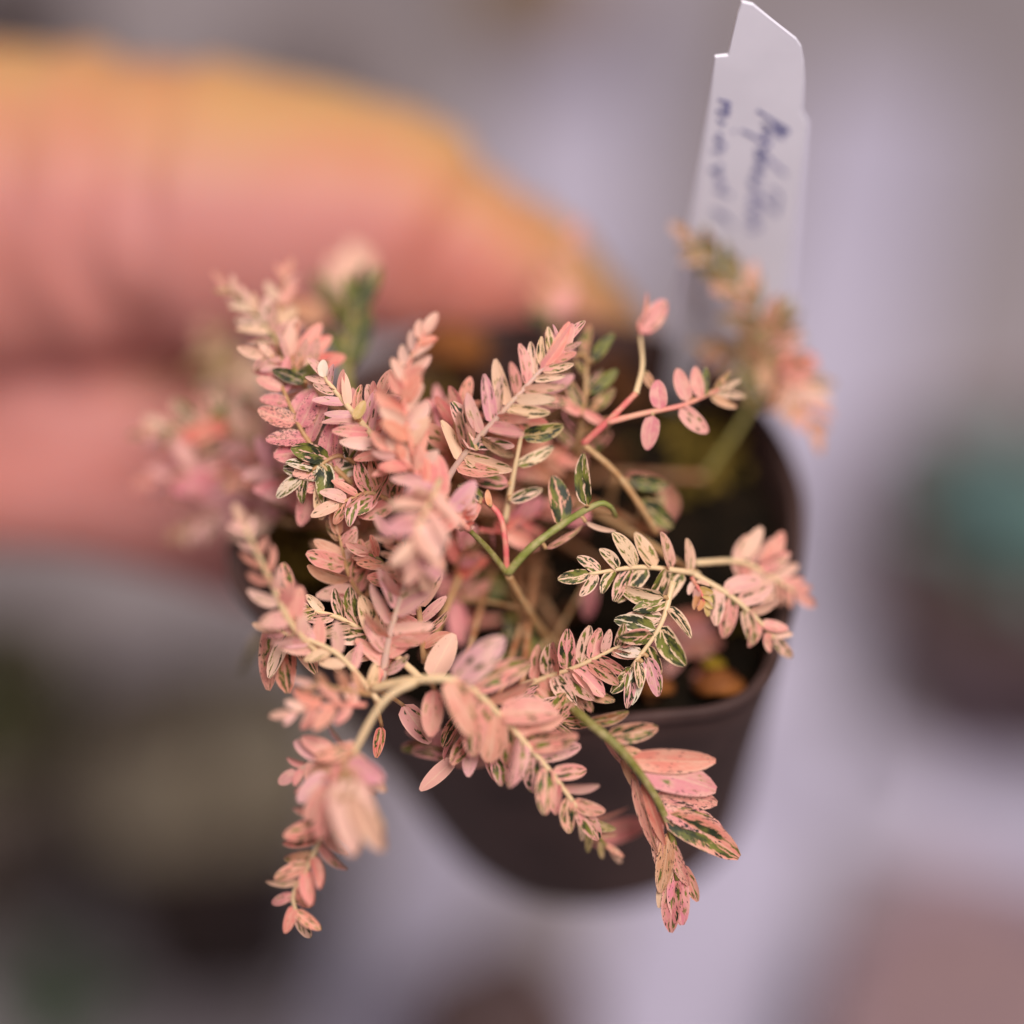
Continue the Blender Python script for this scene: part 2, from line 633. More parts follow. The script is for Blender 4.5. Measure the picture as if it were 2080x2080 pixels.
# ------------------------------------------------------------------ the plant
PAL = {
    'pink': (226, 150, 138), 'salmon': (228, 142, 126), 'mauve': (222, 158, 158), 'pale': (234, 182, 164),
    'cream': (236, 196, 164), 'white': (232, 212, 190), 'peach': (206, 142, 112), 'rose': (222, 136, 142),
    'brown': (140, 86, 62), 'dark': (52, 54, 42), 'olive': (168, 144, 88), 'red': (222, 114, 102),
    'orange': (228, 160, 108), 'yellow': (206, 178, 104),
}
STEMC = {'cream': (220, 188, 146), 'pink': (222, 138, 124), 'red': (212, 104, 102), 'olive': (122, 116, 52),
         'tan': (176, 132, 88), 'brown': (150, 92, 58), 'green': (126, 132, 60), 'mauve': (200, 164, 150)}
S = 2080 / 1932.0        # the pixel lists below were read from a 1932-pixel view

plant_root = at_z(1040, 1120, ZS)
plant = empty('variegated_plant', plant_root)
tag(plant, 'pink and cream variegated plant with dark green speckled leaflets, growing in the held pot', 'plant')
LEAVES = []      # (image size, verts, faces, uvs, colour, params, base, branch)
STEMPTS = []


def V3(p):
    return P(p[0] * S, p[1] * S, (p[2] + 5.0) * 0.001)


def add_leaf(base, direc, normal, L, W, pal, g, sp, branch, curl=0.15, cup=0.25, twist=0.0):
    T = direc.normalized()
    N = (normal - T * normal.dot(T)).normalized()
    B = T.cross(N)
    if twist:
        q = Matrix.Rotation(twist, 3, T)
        N, B = q @ N, q @ B
    nl, nw = 9, 4
    V, F, UV = [], [], []
    skew = rng.uniform(-0.05, 0.05)
    pw = rng.uniform(0.82, 1.0)
    for i in range(nl + 1):
        v = i / nl
        x = v
        if v < 0.06:
            w = 0.08 + v * 2.0
        else:
            w = max(0.03, math.sin(math.pi * min(1.0, 0.06 + 0.94 * v ** pw)) ** 0.47)
        if i == nl:
            w = 0.2
        ang = curl * v * 1.6
        cx = L * (math.sin(ang) / (curl * 1.6) if abs(curl) > 1e-3 else v)
        cz = -L * ((1 - math.cos(ang)) / (curl * 1.6) if abs(curl) > 1e-3 else 0)
        for j in range(nw + 1):
            u = j / nw
            s_ = 2 * u - 1
            off = s_ * w * W * 0.5
            z = cz + cup * W * 0.5 * w * (s_ * s_) + rng.uniform(-1, 1) * 0.012 * W
            V.append(base + T * cx + B * (off + skew * L * math.sin(math.pi * v)) + N * z)
            UV.append((u, v))
    for i in range(nl):
        for j in range(nw):
            a = i * (nw + 1) + j
            F.append((a, a + 1, a + nw + 2, a + nw + 1))
    c = PAL[pal]
    jit = rng.uniform(-9, 9)
    col = lin(min(255, max(5, c[0] + jit * 0.6)), min(255, max(5, c[1] + jit + rng.uniform(-6, 6))), min(255, max(5, c[2] + jit + rng.uniform(-7, 7))))
    depth = (base - CAM).dot(FWD)
    LEAVES.append((L / depth * (0.3 + abs(N.dot(FWD))), V, F, UV, col, (rng.random(), max(0, g + rng.uniform(-.2, .12) * (g > 0)), max(0, sp + rng.uniform(-.2, .2) * (sp > 0)), 1.0), base, branch))


def set_attr(me, name, col):
    a = me.attributes.new(name, 'FLOAT_COLOR', 'POINT')
    n = len(me.vertices)
    a.data.foreach_set('color', list(col) * n if len(col) == 4 else list(tuple(col) + (1.0,)) * n)


def add_stem(pts, r0, r1, color, per=7, name='branch'):
    path = catmull([V3(p) for p in pts], per)
    n = len(path)
    rad = []
    for i in range(n):
        f = i / (n - 1)
        r = 0.74 * (r0 * (1 - f) + r1 * f) * (1 + rng.uniform(-0.07, 0.07))
        rad.append(r * 0.001)
    V, F = tube(path, rad)
    o = mesh_obj(name, V, F, M_STEM, plant, path[0])
    c = STEMC[color]
    set_attr(o.data, 'leaf_col', lin(*c))
    for p in path:
        STEMPTS.append((p, o))
    return o, path


def add_link(p, color='brown', r0=0.55, r1=0.4):
    """stem from the crown in the soil up to a branch base given in view pixels"""
    a = plant_root + Vector((rng.uniform(-.007, .007), rng.uniform(-.006, .006), -0.001))
    b = V3(p)
    m = a.lerp(b, 0.45) + Vector((0, 0, (b - a).length * 0.16))
    path = catmull([a, m, b], 9)
    n = len(path)
    V, F = tube(path, [0.74 * (r0 + (r1 - r0) * i / (n - 1)) * 0.001 for i in range(n)])
    o = mesh_obj('stem', V, F, M_STEM, plant, a)
    set_attr(o.data, 'leaf_col', lin(*STEMC[color]))


def spray(pts, n, L, wr, pal, g=0.0, sp=0.0, ang=58, fold=10, roll=0, stem='cream', r=0.42, start=0.08, link=None,
          tip=True, taper=0.82, curl=0.2, sides=(1, -1), jit=9):
    o, path = add_stem(pts, r, r * 0.5, stem)
    n = int(round(n * 1.3))
    if g > 0 and sp < .4 and n:
        sp = max(sp, .32)
    if link:
        add_link(pts[0], link, r * 1.25, r)
    lens = [0]
    for a, b in zip(path, path[1:]):
        lens.append(lens[-1] + (b - a).length)
    tot = lens[-1]

    def sample(f):
        x = f * tot
        for i in range(len(path) - 1):
            if lens[i + 1] >= x or i == len(path) - 2:
                k = (x - lens[i]) / max(1e-9, lens[i + 1] - lens[i])
                return path[i].lerp(path[i + 1], k), (path[min(i + 2, len(path) - 1)] - path[max(0, i - 1)]).normalized()
    pals = pal if isinstance(pal, (list, tuple)) else [pal]
    for sd in sides:
        for i in range(n):
            f = start + (1 - start) * (i + (0.28 if sd > 0 else 0.62) + rng.uniform(-.12, .12)) / n
            f = min(0.985, max(0.0, f))
            p, T = sample(f)
            N = (-FWD)
            N = (N - T * N.dot(T)).normalized()
            N = Matrix.Rotation(R(roll), 3, T) @ N
            Sd = T.cross(N) * sd
            a = R(ang * (1.0 - 0.35 * f) + rng.uniform(-jit, jit))
            d = T * math.cos(a) + Sd * math.sin(a)
            fo = R(fold + rng.uniform(-24, 20))
            d2 = d * math.cos(fo) + N * math.sin(fo)
            N2 = N * math.cos(fo) - d * math.sin(fo)
            prof = (0.72 + 0.28 * math.sin(math.pi * min(1, f * 1.15))) * (1 - (1 - taper) * max(0, (f - .55) / .45))
            depth = (p - CAM).dot(FWD)
            Lm = L * 1.04 * S * KPX * depth * prof * rng.uniform(0.86, 1.1)
            add_leaf(p, d2, N2, Lm, Lm * wr * 1.0 * rng.uniform(.88, 1.12), rng.choice(pals), g, sp, o, curl=curl + rng.uniform(-.2, .2),
                     cup=rng.uniform(0.05, 0.4), twist=R(rng.uniform(-42, 42)))
    if tip:
        p, T = sample(1.0)
        N = (-FWD - T * (-FWD).dot(T)).normalized()
        depth = (p - CAM).dot(FWD)
        Lm = L * S * KPX * depth * taper * 0.9
        add_leaf(p, T, Matrix.Rotation(R(roll), 3, T) @ N, Lm, Lm * wr, rng.choice(pals), g, sp, o, curl=curl, twist=R(rng.uniform(-20, 20)))
    return o


def leaf_at(x, y, deg, L, wr, d, pal, g=0.0, sp=0.0, tilt=0, twist=0, curl=0.15, cup=0.2, branch=None):
    """one leaf: (x, y) its base, deg its heading in the picture plane (0 right, 90 up), tilt towards the viewer"""
    b = V3((x, y, d))
    a = R(deg)
    D = RIGHT * math.cos(a) + UP * math.sin(a)
    t = R(tilt)
    D2 = D * math.cos(t) - FWD * math.sin(t)
    N2 = -FWD * math.cos(t) - D * math.sin(t)
    depth = (b - CAM).dot(FWD)
    Lm = L * S * KPX * depth
    near = min(STEMPTS, key=lambda s_: (s_[0] - b).length_squared) if branch is None else None
    br = branch or near[1]
    if near and (near[0] - b).length > 0.0004:
        # petiole reaching the nearest stem
        path = catmull([near[0], near[0].lerp(b, 0.6) + UP * 0.0002, b], 3)
        V, F = tube(path, [0.00022] * len(path), 5)
        o = mesh_obj('petiole', V, F, M_STEM, br, near[0])
        set_attr(o.data, 'leaf_col', lin(*STEMC['tan']))
    add_leaf(b, D2, N2, Lm, Lm * wr, pal, g, sp, br, curl=curl, cup=cup, twist=R(twist))


# --- central fork, in focus
add_stem([(1085, 1245, 3), (1035, 1205, 8), (990, 1140, 13), (957, 1082, 17)], 0.62, 0.5, 'tan')
add_stem([(957, 1082, 17), (920, 1035, 19), (880, 995, 22)], 0.48, 0.36, 'olive')
add_stem([(956, 1082, 17), (953, 1020, 18), (942, 972, 18), (912, 942, 18)], 0.42, 0.4, 'red')
gb, _ = add_stem([(957, 1082, 17), (1000, 1035, 18), (1060, 990, 18), (1125, 952, 18.5), (1150, 955, 18), (1162, 975, 16)], 0.62, 0.30, 'green')
add_link((1085, 1245, 3), 'brown', 0.8, 0.62)
leaf_at(1060, 993, 98, 98, .44, 18, 'pink', .55, .4, twist=15)
leaf_at(1108, 955, 97, 100, .34, 19, 'cream', .72, .2, twist=-25)
leaf_at(1105, 985, -20, 60, .2, 18, 'cream', .2, 0, twist=30)
leaf_at(1030, 1035, 28, 84, .2, 17.5, 'pink', .25, 0, twist=40)
leaf_at(912, 942, 150, 55, .42, 18, 'cream', .7, .2)
leaf_at(905, 950, -120, 46, .4, 18, 'salmon', 0, 0)
leaf_at(925, 955, 100, 32, .4, 19, 'orange', 0, 0)
leaf_at(1115, 965, -160, 60, .5, 12, 'rose', 0, 0)
# --- stem with olive leaves
spray([(952, 985, 15), (968, 900, 17), (985, 815, 18)], 0, 60, .4, 'cream', stem='cream', r=0.5, link='pink', tip=False)
leaf_at(984, 822, 12, 82, .42, 18, 'olive', .62, 0, twist=10)
leaf_at(975, 878, 28, 78, .32, 17, 'cream', .5, .2, twist=-10)
leaf_at(962, 945, 20, 66, .36, 17, 'cream', .42, .3)
leaf_at(960, 915, 163, 96, .36, 17, 'pink', .5, 0, twist=12)
leaf_at(968, 900, 35, 55, .4, 9, 'salmon', 0, 0)
leaf_at(955, 960, 170, 70, .45, 7, 'salmon', 0, 0)
# --- upper middle fork
add_stem([(1240, 1005, 12), (1205, 950, 14), (1160, 890, 15), (1100, 838, 16)], 0.5, 0.45, 'tan')
add_link((1240, 1005, 12), 'brown', .7, .5)
add_stem([(1100, 838, 16), (1150, 792, 17), (1200, 742, 17)], 0.5, 0.42, 'red')
spray([(1145, 797, 17), (1215, 780, 17), (1290, 764, 16), (1355, 735, 14)], 0, 50, .4, 'pink', stem='pink', r=.48, tip=False)
spray([(1200, 742, 17), (1212, 690, 15), (1208, 635, 12)], 0, 50, .4, 'pink', stem='cream', r=.46, tip=False)
leaf_at(1207, 628, 52, 80, .5, 12, 'pink', .15, 0)
leaf_at(1207, 632, 75, 82, .18, 12, 'salmon', 0, 0, twist=50)
leaf_at(1214, 700, -60, 40, .45, 15, 'peach', .4, 0)
leaf_at(1246, 772, 95, 56, .60, 17, 'rose', 0, 0)
leaf_at(1232, 784, -100, 66, .52, 17, 'rose', 0, 0)
leaf_at(1283, 768, -42, 72, .48, 16, 'pink', .25, .3)
leaf_at(1298, 757, 108, 66, .46, 16, 'pink', .1, 0)
leaf_at(1305, 757, 112, 56, .30, 15, 'dark', .6, 0)
leaf_at(1322, 750, 100, 60, .42, 15.5, 'pink', .1, 0)
leaf_at(1330, 748, 88, 56, .30, 15, 'dark', .6, 0)
leaf_at(1345, 742, 50, 56, .28, 14, 'peach', .5, 0, twist=30)
leaf_at(1352, 738, 22, 52, .3, 14, 'cream', .3, 0, twist=30)
leaf_at(1350, 740, -8, 60, .26, 14, 'cream', .4, 0)
leaf_at(1340, 745, -25, 56, .3, 14, 'peach', .3, 0)
# --- upper-middle dark leaved shoot
spray([(1085, 900, 6), (1092, 830, 11), (1103, 760, 13), (1108, 660, 12)], 4, 70, .36, ['salmon', 'peach', 'rose'], g=.55, ang=50, stem='tan', r=.5, link='brown', start=.25)
leaf_at(1118, 680, 52, 66, .36, 13, 'dark', .9, 0)
leaf_at(1085, 672, 140, 70, .26, 13, 'rose', .3, .3, twist=20)
leaf_at(1112, 742, 40, 70, .36, 13, 'dark', .7, 0)
leaf_at(1098, 770, 118, 70, .36, 14, 'peach', .5, .3)
leaf_at(1098, 782, 150, 64, .36, 14, 'salmon', .1, 0)
leaf_at(1098, 775, -30, 56, .34, 14, 'salmon', .2, 0)
# --- leaves hanging by the tan stem
leaf_at(1185, 905, -8, 78, .36, 13, 'peach', .7, .2)
leaf_at(1205, 945, -38, 82, .46, 13, 'olive', .75, .3)
leaf_at(1215, 960, -100, 60, .36, 10, 'brown', .4, 0)
leaf_at(1235, 985, 75, 60, .38, 9, 'olive', .5, 0)
# --- right cluster
spray([(1318, 1085, 15), (1290, 1078, 17), (1205, 1070, 18.5), (1112, 1083, 20)], 5, 84, .44, ['cream', 'cream', 'pale'], g=.45, ang=72, stem='cream', r=.5, link='tan', start=.12, curl=.1)
spray([(1312, 1062, 14), (1395, 1060, 12), (1455, 1088, 11), (1500, 1118, 10)], 5, 74, .42, ['pink', 'pale', 'pink'], g=.12, ang=62, stem='cream', r=.45, start=.3)
spray([(1300, 1078, 16), (1375, 1122, 16), (1425, 1165, 15.5), (1462, 1205, 15)], 4, 72, .42, ['pink', 'pale'], g=.28, sp=.4, ang=62, stem='cream', r=.45, start=.25)
spray([(1270, 1098, 19), (1246, 1180, 20), (1192, 1258, 20)], 3, 86, .46, ['white', 'cream', 'pale'], g=.5, ang=72, stem='cream', r=.46, start=.12, curl=.1)
spray([(1305, 1090, 17), (1322, 1118, 18), (1330, 1140, 18)], 3, 34, .5, ['orange', 'pale', 'yellow'], ang=50, stem='red', r=.3)
leaf_at(1380, 1140, -98, 58, .46, 15, 'pale', 0, 0)
leaf_at(1252, 1128, 172, 88, .42, 20, 'cream', .25, .2, twist=-18, curl=.35, cup=.4)
leaf_at(1238, 1190, 165, 82, .42, 20, 'white', .68, .3)
leaf_at(1400, 1055, 58, 72, .42, 12, 'pale', .05, 0)
leaf_at(1440, 1075, 62, 82, .40, 11, 'pink', .05, 0)
# --- pink spray towards the middle
spray([(985, 1295, 16), (1030, 1278, 17), (1095, 1255, 19), (1170, 1218, 20)], 6, 84, .44, ['pink', 'pink', 'pale'], g=.35, ang=66, stem='cream', r=.45, link='brown', start=.05, curl=.05)
leaf_at(1190, 1262, -95, 76, .30, 20, 'mauve', .4, 0)
leaf_at(1212, 1250, -105, 84, .36, 20, 'white', .35, .2)
leaf_at(1222, 1240, -75, 78, .40, 20, 'mauve', .3, .5)
# --- big arching spray, front
spray([(700, 1300, 24), (790, 1282, 27), (875, 1290, 27), (960, 1368, 25), (1035, 1452, 24), (1090, 1525, 23)], 8, 114, .44, ['pink', 'mauve', 'pink'], g=.27, ang=66, fold=16, stem='cream', r=.62, link='pink', start=.30, curl=.3)
spray([(1070, 1508, 20), (1105, 1552, 17), (1150, 1602, 15)], 3, 62, .30, ['peach', 'olive', 'cream'], g=.25, ang=38, stem='olive', r=.34)
leaf_at(812, 1280, 62, 96, .5, 22, 'pale', 0, .25)
leaf_at(820, 1300, -95, 92, .46, 24, 'pink', .2, 0)
leaf_at(1060, 1555, 8, 130, .16, 14, 'salmon', 0, 0, twist=60)
leaf_at(1110, 1585, 15, 120, .38, 10, 'salmon', .05, 0)
# --- lower right spray with long speckled leaves
spray([(1010, 1270, 12), (1060, 1320, 19), (1110, 1362, 24), (1175, 1418, 25), (1235, 1500, 23), (1268, 1580, 21), (1278, 1660, 20)], 0, 80, .4, 'pink', stem='olive', r=.75, link='olive', tip=False)
for (x, y, dg, L, d, w, tw, pl, g_, sp_) in (
        (1110, 1362, 10, 80, 23, .32, 20, 'brown', .7, .6), (1145, 1388, 6, 100, 24, .40, 10, 'peach', .62, .8), (1165, 1410, -22, 84, 23, .34, -15, 'peach', .5, .8),
        (1190, 1432, -4, 165, 23.5, .30, 12, 'salmon', .2, .8), (1205, 1456, -13, 155, 23, .40, -6, 'rose', .3, .6),
        (1238, 1500, -10, 120, 22, .38, 10, 'pink', .3, .9), (1246, 1518, -22, 132, 22, .36, -8, 'pink', .4, 1.), (1254, 1538, -31, 168, 22, .36, 6, 'salmon', .4, 1.),
        (1140, 1390, -58, 90, 22, .18, 50, 'pink', .4, .6), (1172, 1425, -66, 120, 22, .18, 50, 'peach', .4, .8), (1195, 1455, -80, 165, 22, .17, 45, 'pink', .4, .8), (1212, 1475, -76, 130, 22, .2, 40, 'salmon', .3, .8),
        (1246, 1530, -94, 120, 21, .24, 30, 'pink', .4, .9), (1262, 1570, -100, 120, 21, .30, 15, 'peach', .4, .9), (1268, 1590, -72, 90, 21, .3, 20, 'pink', .4, .9),
        (1270, 1610, -108, 110, 20, .24, 25, 'cream', .4, .8), (1280, 1640, -86, 110, 20, .40, 0, 'rose', .35, .8), (1276, 1650, -98, 114, 20, .36, 20, 'rose', .4, .7), (1286, 1630, -70, 80, 20, .36, 20, 'pink', .35, .8)):
    leaf_at(x, y, dg, L, w, d, pl, g_ * .62, sp_ * .85, twist=tw, curl=.2)
# --- lower left hanging spray
spray([(785, 1286, 27), (725, 1322, 28), (668, 1420, 28), (618, 1550, 26), (578, 1640, 25), (553, 1690, 24), (562, 1728, 23)], 9, 90, .40, ['pink', 'peach', 'pale', 'salmon'], g=.25, ang=62, fold=12, stem='cream', r=.5, start=.3, curl=.3)
spray([(665, 1400, 27), (610, 1425, 25), (560, 1455, 24)], 3, 66, .50, ['mauve', 'pink'], ang=62, stem='mauve', r=.35)
spray([(690, 1330, 27), (620, 1330, 28), (550, 1345, 28)], 3, 60, .44, ['salmon', 'pink', 'pale'], ang=60, stem='pink', r=.36)
spray([(700, 1310, 26), (640, 1300, 28), (590, 1290, 29)], 2, 56, .34, ['pale', 'peach', 'pink'], g=.2, ang=50, stem='tan', r=.34)
for (x, y, dg, L, w, d, pl) in ((645, 1440, -95, 90, .5, 30, 'pink'), (650, 1445, -62, 96, .56, 31, 'pale'), (655, 1435, -30, 80, .56, 30, 'mauve'), (640, 1470, -84, 110, .5, 33, 'pale'),
                                (650, 1475, -50, 100, .5, 34, 'pale'), (655, 1510, -42, 90, .5, 35, 'cream'), (640, 1510, -76, 110, .46, 35, 'pale'), (630, 1500, -110, 90, .5, 30, 'pink'),
                                (668, 1500, -66, 120, .42, 36, 'pale'), (620, 1460, -140, 80, .5, 27, 'mauve'), (625, 1480, -125, 84, .5, 28, 'pink')):
    leaf_at(x, y, dg, L, w, d, pl, 0, 0, twist=rng.uniform(-25, 25))
leaf_at(760, 1330, -55, 90, .5, 20, 'mauve', .1, 0)
leaf_at(720, 1370, -100, 62, .36, 20, 'red', .4, 0)
# --- left side sprays
spray([(640, 1265, 21), (555, 1185, 25), (505, 1085, 28), (460, 990, 31)], 6, 66, .42, ['pale', 'pale', 'pink'], g=.08, ang=48, fold=15, stem='cream', r=.55, start=.15, curl=.2)
spray([(800, 1285, 23), (720, 1215, 21), (650, 1170, 20), (585, 1150, 20)], 4, 80, .42, ['cream', 'pale'], g=.40, sp=.3, ang=52, stem='cream', r=.52, start=.3)
spray([(720, 1330, 24), (650, 1245, 24), (590, 1210, 24), (520, 1190, 24)], 4, 64, .38, ['pale', 'cream', 'mauve'], g=.25, sp=.2, ang=58, stem='cream', r=.42)
leaf_at(520, 1170, -100, 135, .40, 19, 'pink', .25, .5, twist=35)
leaf_at(535, 1180, -88, 130, .40, 18, 'salmon', .3, .4, twist=10)
leaf_at(548, 1190, -118, 100, .32, 21, 'cream', .4, .4, twist=25)
leaf_at(545, 1175, -60, 110, .36, 21, 'cream', .4, .3, twist=-20)
leaf_at(520, 1160, -122, 130, .14, 2, 'dark', .5, 0)
leaf_at(545, 1130, 100, 70, .5, 24, 'pink', .35, .2)
# --- dense middle masses, in front of the focus
spray([(720, 1285, 22), (735, 1200, 23), (755, 1130, 24), (775, 1065, 25)], 6, 92, .34, ['mauve', 'pale', 'pink'], g=.2, ang=56, fold=22, stem='mauve', r=.55, link='tan', start=.05, curl=.25, jit=16)
spray([(800, 1250, 18), (790, 1150, 20), (775, 1060, 22), (740, 1010, 24)], 7, 80, .36, ['mauve', 'pink', 'pale'], g=.25, ang=58, fold=16, stem='tan', r=.45, link='tan', jit=16)
spray([(830, 905, 27), (805, 960, 30), (785, 1010, 31), (800, 1075, 29)], 6, 84, .40, ['mauve', 'pale', 'pale'], ang=60, fold=22, stem='cream', r=.4, jit=18)
spray([(885, 1000, 22), (850, 960, 24), (800, 905, 25), (740, 850, 25)], 5, 74, .44, ['pink', 'salmon', 'mauve'], g=.05, ang=62, fold=18, stem='pink', r=.4, jit=16)
spray([(870, 1000, 21), (875, 975, 23), (880, 955, 24)], 5, 34, .5, ['salmon', 'pale', 'red'], ang=55, stem='red', r=.3)
# --- upright pale salmon spray
spray([(800, 930, 23), (775, 840, 25), (762, 760, 26), (770, 690, 26), (800, 630, 26)], 8, 66, .50, ['pale', 'salmon', 'pale'], ang=54, fold=8, stem='pale' if False else 'pink', r=.45, link='pink', start=.12, curl=.2)
# --- oblique narrow leaved spray
spray([(820, 945, 18), (870, 865, 20), (950, 775, 22), (1010, 710, 22), (1062, 650, 21)], 10, 92, .30, ['mauve', 'pale', 'cream', 'pink'], g=.30, ang=62, fold=20, stem='mauve', r=.5, link='pink', start=.2, curl=.15)
leaf_at(1020, 700, 52, 110, .34, 22, 'rose', .1, .1, twist=30)
leaf_at(1030, 690, 62, 96, .26, 22, 'salmon', .1, .2)
leaf_at(900, 850, 115, 105, .42, 21, 'pale', .45, 0, twist=20)
# --- yellow-green stem spray upper left
spray([(790, 905, 23), (720, 840, 22), (655, 765, 20), (612, 712, 19)], 7, 74, .32, ['mauve', 'pink', 'pale'], g=.2, sp=.2, ang=64, fold=16, stem='cream', r=.62, link='tan', start=.1)
leaf_at(611, 712, 92, 34, .6, 19, 'white', 0, 0)
leaf_at(668, 790, 60, 40, .5, 22, 'yellow', 0, 0)
# --- speckled leaves, left, in focus
spray([(720, 960, 16), (640, 890, 18), (580, 830, 18), (545, 760, 17), (520, 700, 15)], 6, 84, .50, ['rose', 'pink', 'rose'], g=.05, sp=.8, ang=66, stem='tan', r=.45, link='brown', start=.2)
spray([(700, 900, 17), (645, 860, 18.5), (600, 880, 19), (570, 900, 19)], 3, 86, .46, ['white', 'pale'], g=.55, sp=.5, ang=60, stem='tan', r=.36)
leaf_at(620, 895, 172, 88, .46, 19, 'white', .5, .5)
leaf_at(612, 900, -95, 82, .42, 19, 'cream', .4, .5)
leaf_at(590, 900, -105, 96, .40, 16, 'pink', .2, .5)
leaf_at(625, 905, -62, 100, .24, 17, 'pale', .3, .4, twist=35)
leaf_at(690, 880, -120, 96, .24, 18, 'pink', .3, .3, twist=40)
leaf_at(735, 890, -125, 100, .22, 19, 'pink', .25, .3, twist=40)
# --- upper left shoots
spray([(640, 820, 16), (570, 720, 15), (520, 640, 12), (470, 580, 9), (430, 542, 8)], 7, 68, .34, ['pale', 'cream', 'pink', 'peach'], g=.28, sp=.1, ang=52, stem='olive', r=.44, link='brown', start=.25)
spray([(540, 700, 14), (520, 640, 12), (530, 570, 8), (540, 520, 6)], 4, 66, .36, ['mauve', 'pink', 'cream'], g=.2, ang=48, stem='tan', r=.36)
leaf_at(560, 680, 35, 80, .42, 14, 'salmon', 0, 0)
leaf_at(565, 676, 58, 78, .40, 14, 'salmon', 0, 0)
leaf_at(570, 690, 12, 84, .40, 14, 'red', 0, 0)
leaf_at(545, 672, 78, 74, .40, 14, 'pale', 0, 0)
leaf_at(575, 720, 160, 66, .4, 17, 'dark', .6, 0)
leaf_at(560, 710, 25, 66, .36, 16, 'dark', .7, .3)
# --- dark green shoot behind
spray([(690, 850, 6), (655, 720, 3), (662, 620, 1), (672, 560, 0)], 2, 100, .30, 'dark', g=.95, ang=30, stem='olive', r=.9, link='olive', start=.45, jit=4)
leaf_at(672, 600, 66, 110, .26, 1, 'dark', .95, 0)
leaf_at(662, 690, 70, 110, .26, 3, 'dark', .95, 0)
leaf_at(670, 560, 120, 90, .6, -14, 'pale', .1, 0)
leaf_at(690, 540, 110, 90, .6, -16, 'pale', 0, 0)
leaf_at(650, 590, 130, 96, .36, -9, 'olive', .7, 0)
leaf_at(620, 600, 165, 90, .5, -6, 'peach', .1, 0)
# --- blurred pale patch and left cluster
spray([(560, 800, -4), (470, 740, -16), (410, 690, -24), (395, 640, -28)], 4, 96, .5, ['cream', 'olive', 'pale'], g=.2, ang=58, stem='olive', r=.5, link='brown', start=.35)
spray([(560, 900, 4), (470, 830, 2), (390, 800, 0), (300, 812, 0)], 6, 84, .42, ['pink', 'mauve', 'pale'], g=.35, ang=56, stem='olive', r=.45, link='brown', start=.2)
spray([(560, 960, 6), (470, 930, 2), (390, 890, 0), (300, 905, -2)], 6, 88, .46, ['mauve', 'rose', 'pink'], g=.06, ang=58, stem='tan', r=.42, link='brown', start=.2)
spray([(560, 990, 6), (470, 970, 1), (400, 975, -2), (350, 1000, -4)], 5, 80, .44, ['pale', 'mauve', 'peach'], g=.2, ang=58, stem='tan', r=.4, link='brown', start=.15)
leaf_at(395, 790, 25, 90, .32, 1, 'dark', .9, 0)
leaf_at(435, 800, 195, 100, .4, 1, 'red', 0, 0)
spray([(620, 1000, 8), (560, 920, 10), (500, 880, 9), (460, 900, 8)], 5, 80, .44, ['mauve', 'rose', 'pink'], g=.1, sp=.4, ang=60, stem='tan', r=.4, link='brown')
# --- back right spray in front of the label, out of focus
spray([(1330, 900, -6), (1420, 760, -4), (1445, 640, -3), (1390, 540, -2), (1310, 460, -1)], 9, 84, .38, ['peach', 'brown', 'pink'], g=.5, ang=62, stem='olive', r=.5, link='brown', start=.3)
spray([(1430, 660, -4), (1470, 690, -3), (1510, 750, -2), (1530, 800, -1)], 5, 80, .40, ['peach', 'pink', 'pale'], g=.3, ang=58, stem='tan', r=.4)
spray([(1440, 640, -4), (1470, 620, -4), (1480, 600, -4)], 2, 60, .4, ['peach', 'olive'], g=.5, ang=50, stem='olive', r=.36)
spray([(1440, 660, -5), (1400, 680, -5), (1340, 660, -6)], 3, 64, .34, ['peach', 'brown'], g=.3, ang=55, stem='tan', r=.36)
leaf_at(1470, 690, 10, 74, .5, -2, 'red', 0, 0)
leaf_at(1475, 700, -20, 66, .4, -2, 'pink', 0, 0)
# --- small blurred shoot against the thumb
spray([(1060, 720, -4), (1045, 620, -10), (1050, 530, -14), (1080, 450, -17)], 4, 70, .42, ['pink', 'peach', 'salmon'], ang=45, stem='peach' if False else 'tan', r=.4, link='brown', start=.45)
leaf_at(1045, 600, 170, 50, .5, -10, 'dark', .8, 0)
# --- inside the pot
leaf_at(955, 1110, 180, 100, .62, 3, 'brown', .75, 0)
leaf_at(1030, 1225, 165, 90, .5, 8, 'dark', .8, 0)
leaf_at(1010, 1190, 160, 70, .5, 6, 'dark', .9, 0)
leaf_at(900, 1260, 20, 70, .6, 6, 'dark', .95, 0)
leaf_at(1000, 1250, 120, 90, .3, 9, 'olive', .6, 0)
leaf_at(960, 1290, 70, 90, .3, 10, 'peach', .6, 0)
leaf_at(1115, 1090, -95, 80, .42, 6, 'rose', .1, 0)
leaf_at(855, 1130, -80, 90, .42, 8, 'rose', .05, 0)
add_stem([(800, 1240, 5), (870, 1185, 3), (945, 1170, 0), (1030, 1180, -3)], .55, .8, 'pink')
add_stem([(820, 1160, 0), (880, 1165, 0), (940, 1175, -2)], .5, .7, 'red')
add_stem([(1240, 1000, 2), (1270, 950, 0), (1230, 910, 2), (1190, 900, 6)], .6, .5, 'pink')
add_stem([(1160, 1000, -2), (1150, 950, 2), (1165, 900, 6)], .5, .5, 'tan')
add_stem([(1100, 1000, -4), (1080, 920, 0), (1095, 850, 6), (1100, 780, 10)], .7, .55, 'pink')
spray([(1250, 1150, 0), (1290, 1200, 1), (1300, 1280, 2)], 4, 84, .46, ['pink', 'salmon', 'rose'], g=.1, ang=58, stem='tan', r=.4, link='brown', start=.1)
leaf_at(1270, 1195, 10, 80, .46, 2, 'rose', .3, 0)
